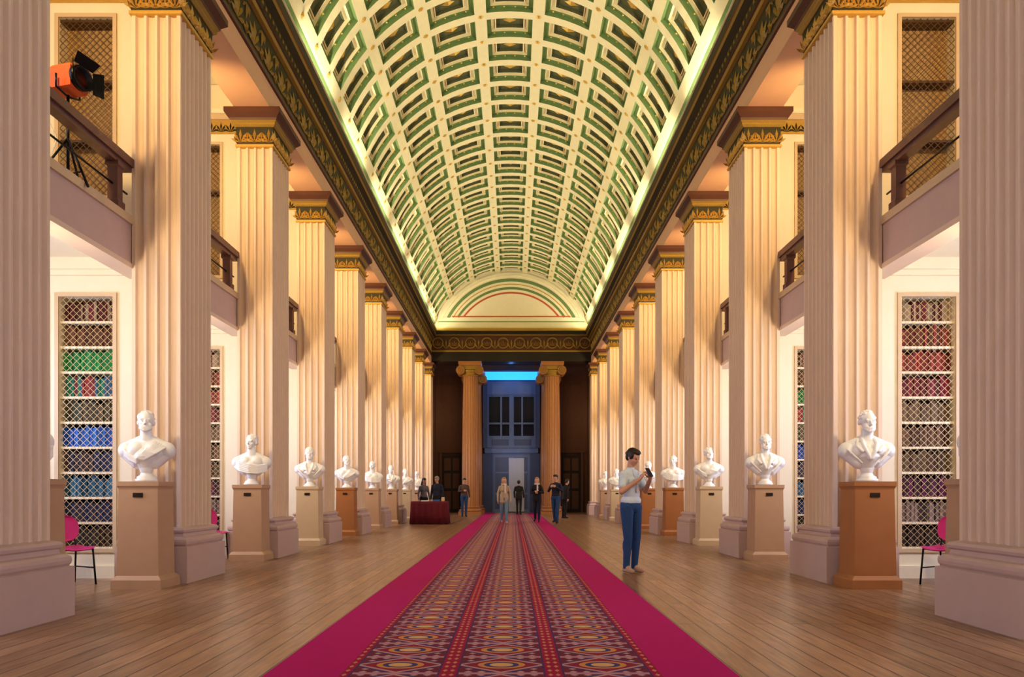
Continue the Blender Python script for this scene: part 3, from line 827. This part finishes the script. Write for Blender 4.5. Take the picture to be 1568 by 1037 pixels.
aR = {'e':(-.215,-.03,1.12),'w':(-.075,-.235,1.30),'d':(.45,-.45,.8),'n':(.8,-.1,-.5),'curl':55}
aL = {'e':(.225,-.06,1.13),'w':(.085,-.27,1.29),'d':(-.40,-.35,.85),'n':(-.8,-.1,-.5),'curl':55}
w = person('woman_with_phone', (1.70,10.5,.0), 38, 1.72, {'top':TEE,'shoe':SHOE}, sl=False, hair='bun', head=(24,6), armR=aR, armL=aL, female=True, voxel=.0055, lanyard=True)
mb = MB(); mb.rect_loft(0,0,.032,.003,[(0,-.07),(.003,-.066),(.003,.066),(0,.07)],M_metal)
mb.obj('smartphone', parent=w, loc=(0.005,-.325,1.375), rot=(math.radians(-35),0,0))
person('woman_walking', (-.23,26.8,.012), 5, 1.64, {'top':BEIGE,'hair':HAIRB,'shoe':SHOE,'pants':cl('pale_jeans',(.16,.24,.36))}, coat=True, hair='long', stride=.14, female=True, scarf=True)
person('visitor_standing', (.38,38.0,.012), 170, 1.72, {'top':BLK,'pants':BLK}, coat=True)
person('woman_with_scarf', (.98,28.5,.012), -10, 1.68, {'top':BLK,'pants':NAVY,'hair':HAIRB}, coat=True, scarf=True, hair='long', female=True, stride=.07,
       armR={'e':(-.23,.0,1.13),'w':(-.05,-.20,1.12),'d':(1,-.2,.1),'n':(0,1,0)}, armL={'e':(.23,.0,1.13),'w':(.08,-.21,1.16),'d':(-1,-.1,.1),'n':(0,1,0)})
person('man_with_camera', (1.62,27.4,0), -25, 1.76, {'top':NAVY,'shoe':SHOED}, head=(10,-15), stride=.08,
       armR={'e':(-.26,-.03,1.15),'w':(-.10,-.24,1.28),'d':(.7,-.5,.4),'n':(.3,.8,0)}, armL={'e':(.26,-.03,1.15),'w':(.10,-.24,1.28),'d':(-.7,-.5,.4),'n':(-.3,.8,0)})
person('man_in_dark_coat', (2.3,33.0,0), 120, 1.72, {'top':BLK,'pants':BLK}, coat=True, lean=14)
person('visitor_in_brown', (-2.15,35.0,0), 15, 1.78, {'top':cl('brown',(.10,.06,.05)),'pants':JEAN}, head=(15,10), armR={'e':(-.25,-.03,1.14),'w':(-.08,-.22,1.15),'d':(1,-.3,.2),'n':(0,1,0)})
person('attendant', (-2.72,28.2,0), -15, 1.72, {'top':NAVY,'pants':BLK,'hair':HAIRG}, head=(20,0))
person('visitor_reading', (-3.35,29.4,0), 30, 1.68, {'top':GREYC,'pants':BLK}, hair='long', female=True, head=(18,0))

# ---- stage light on a stand (left gallery)
M_org = mat('orange_housing', (.60,.10,.02), .45, var=.1)
mb = MB()
for k in range(3):
    a = 2*pi*k/3+.3; mb.tube([(0,0,.62),(.36*math.cos(a),.36*math.sin(a),.012)],.013,M_metal); mb.tube([(0,0,.22),(.25*math.cos(a),.25*math.sin(a),.20)],.009,M_metal)
mb.tube([(0,0,.15),(0,0,1.10)],.016,M_metal)
mb.tube([(-.16,0,1.26),(-.16,0,1.12),(0,0,1.08),(.16,0,1.12),(.16,0,1.26)],.012,M_metal)
mb.rect_loft(0,0,.12,.15,[(-.02,1.12),(0,1.14),(0,1.36),(-.03,1.40)],M_org); mb.rect_loft(.0,.17,.10,.03,[(0,1.16),(0,1.36)],M_metal)
mb.rings([[(.14*math.cos(a)*k+0,-.15-.06*j,1.26+.13*math.sin(a)*k) for a in np.linspace(0,2*pi,16,endpoint=False)] for j,k in ((0,1),(1,1.02),(1,.85),(0,.8))],M_metal,True)
for q in (((-.13,-.21,1.38),(.13,-.21,1.38),(.16,-.29,1.47),(-.16,-.29,1.47)),((.13,-.21,1.38),(.13,-.21,1.14),(.22,-.28,1.12),(.22,-.28,1.40)),((-.13,-.21,1.38),(-.13,-.21,1.14),(-.22,-.28,1.12),(-.22,-.28,1.40))): mb.poly(q,M_metal)
mb.tube([(0,.2,1.2),(-.05,.3,1.0),(.12,.28,.7),(-.04,.2,.4),(.2,.15,.02)],.008,M_white)
mb.obj('stage_light_on_stand', loc=(-4.88,8.5,4.43), rot=(0,0,math.radians(75)))

# ------------------------------------------------------------------ lights
def spot(name, loc, e, col, d, ang=2.3, r=.12):
    L = bpy.data.lights.new(name,'SPOT'); L.energy=e; L.color=col; L.shadow_soft_size=r; L.spot_size=ang; L.spot_blend=.7
    o = bpy.data.objects.new(name, L); scene.collection.objects.link(o); o.location=loc
    o.rotation_euler = Vector(d).to_track_quat('-Z','Z').to_euler()
def pt(name, loc, e, col, r=.12):
    L = bpy.data.lights.new(name,'POINT'); L.energy=e; L.color=col; L.shadow_soft_size=r
    o = bpy.data.objects.new(name, L); scene.collection.objects.link(o); o.location=loc
WARM = (1.0,.68,.30); WW = (1.0,.79,.50)
for i, f in enumerate(FAR[:-1]):
    for sg in (-1,1):
        spot('gallery_lamp', (sg*5.0, f+.45, 6.7), 225, WARM, (-sg*.12,1,-.12)); spot('bay_lamp', (sg*5.0, f+.35, 3.3), 135, WW, (-sg*.12,1,-.25))
for i, f in enumerate(FAR[:-1]):
    for sg in (-1,1):
        L = bpy.data.lights.new('cornice_uplight','AREA'); L.shape='RECTANGLE'; L.size=.06; L.size_y=2.4; L.energy=58; L.color=(1.0,.89,.62)
        o = bpy.data.objects.new('cornice_uplight', L); scene.collection.objects.link(o); o.location=(sg*3.87, f+1.3, 9.285)
        o.rotation_euler = (pi, -sg*.65, 0)
pt('vestibule_blue', (0,40.8,7.7), 70, (.12,.38,1.0)); pt('vestibule_low', (0,40.8,3.0), 38, (.6,.68,1.0))
for sg in (-1,1): pt('vestibule_side_lamp', (sg*4.6,40.6,5.5), 45, (1.0,.6,.3))
wd = bpy.data.worlds.new('World'); scene.world = wd; wd.use_nodes = True
bg = wd.node_tree.nodes['Background']; bg.inputs[0].default_value = (.65,.78,1,1); bg.inputs[1].default_value = 1.2

# ------------------------------------------------------------------ camera
cam = bpy.data.cameras.new('Camera'); co = bpy.data.objects.new('Camera', cam); scene.collection.objects.link(co)
co.location = (.07, 0, 1.1); co.rotation_euler = (pi/2, 0, 0)
cam.sensor_width = 36; cam.sensor_fit = 'HORIZONTAL'; cam.lens = 26.84; cam.shift_y = .1508; cam.shift_x = -.0006
cam.clip_end = 200; cam.clip_start = .05
scene.camera = co
scene.view_settings.view_transform = 'Standard'; scene.view_settings.exposure = 0
try: scene.view_settings.look = 'Medium High Contrast'
except Exception as e: print('LOOK', e)
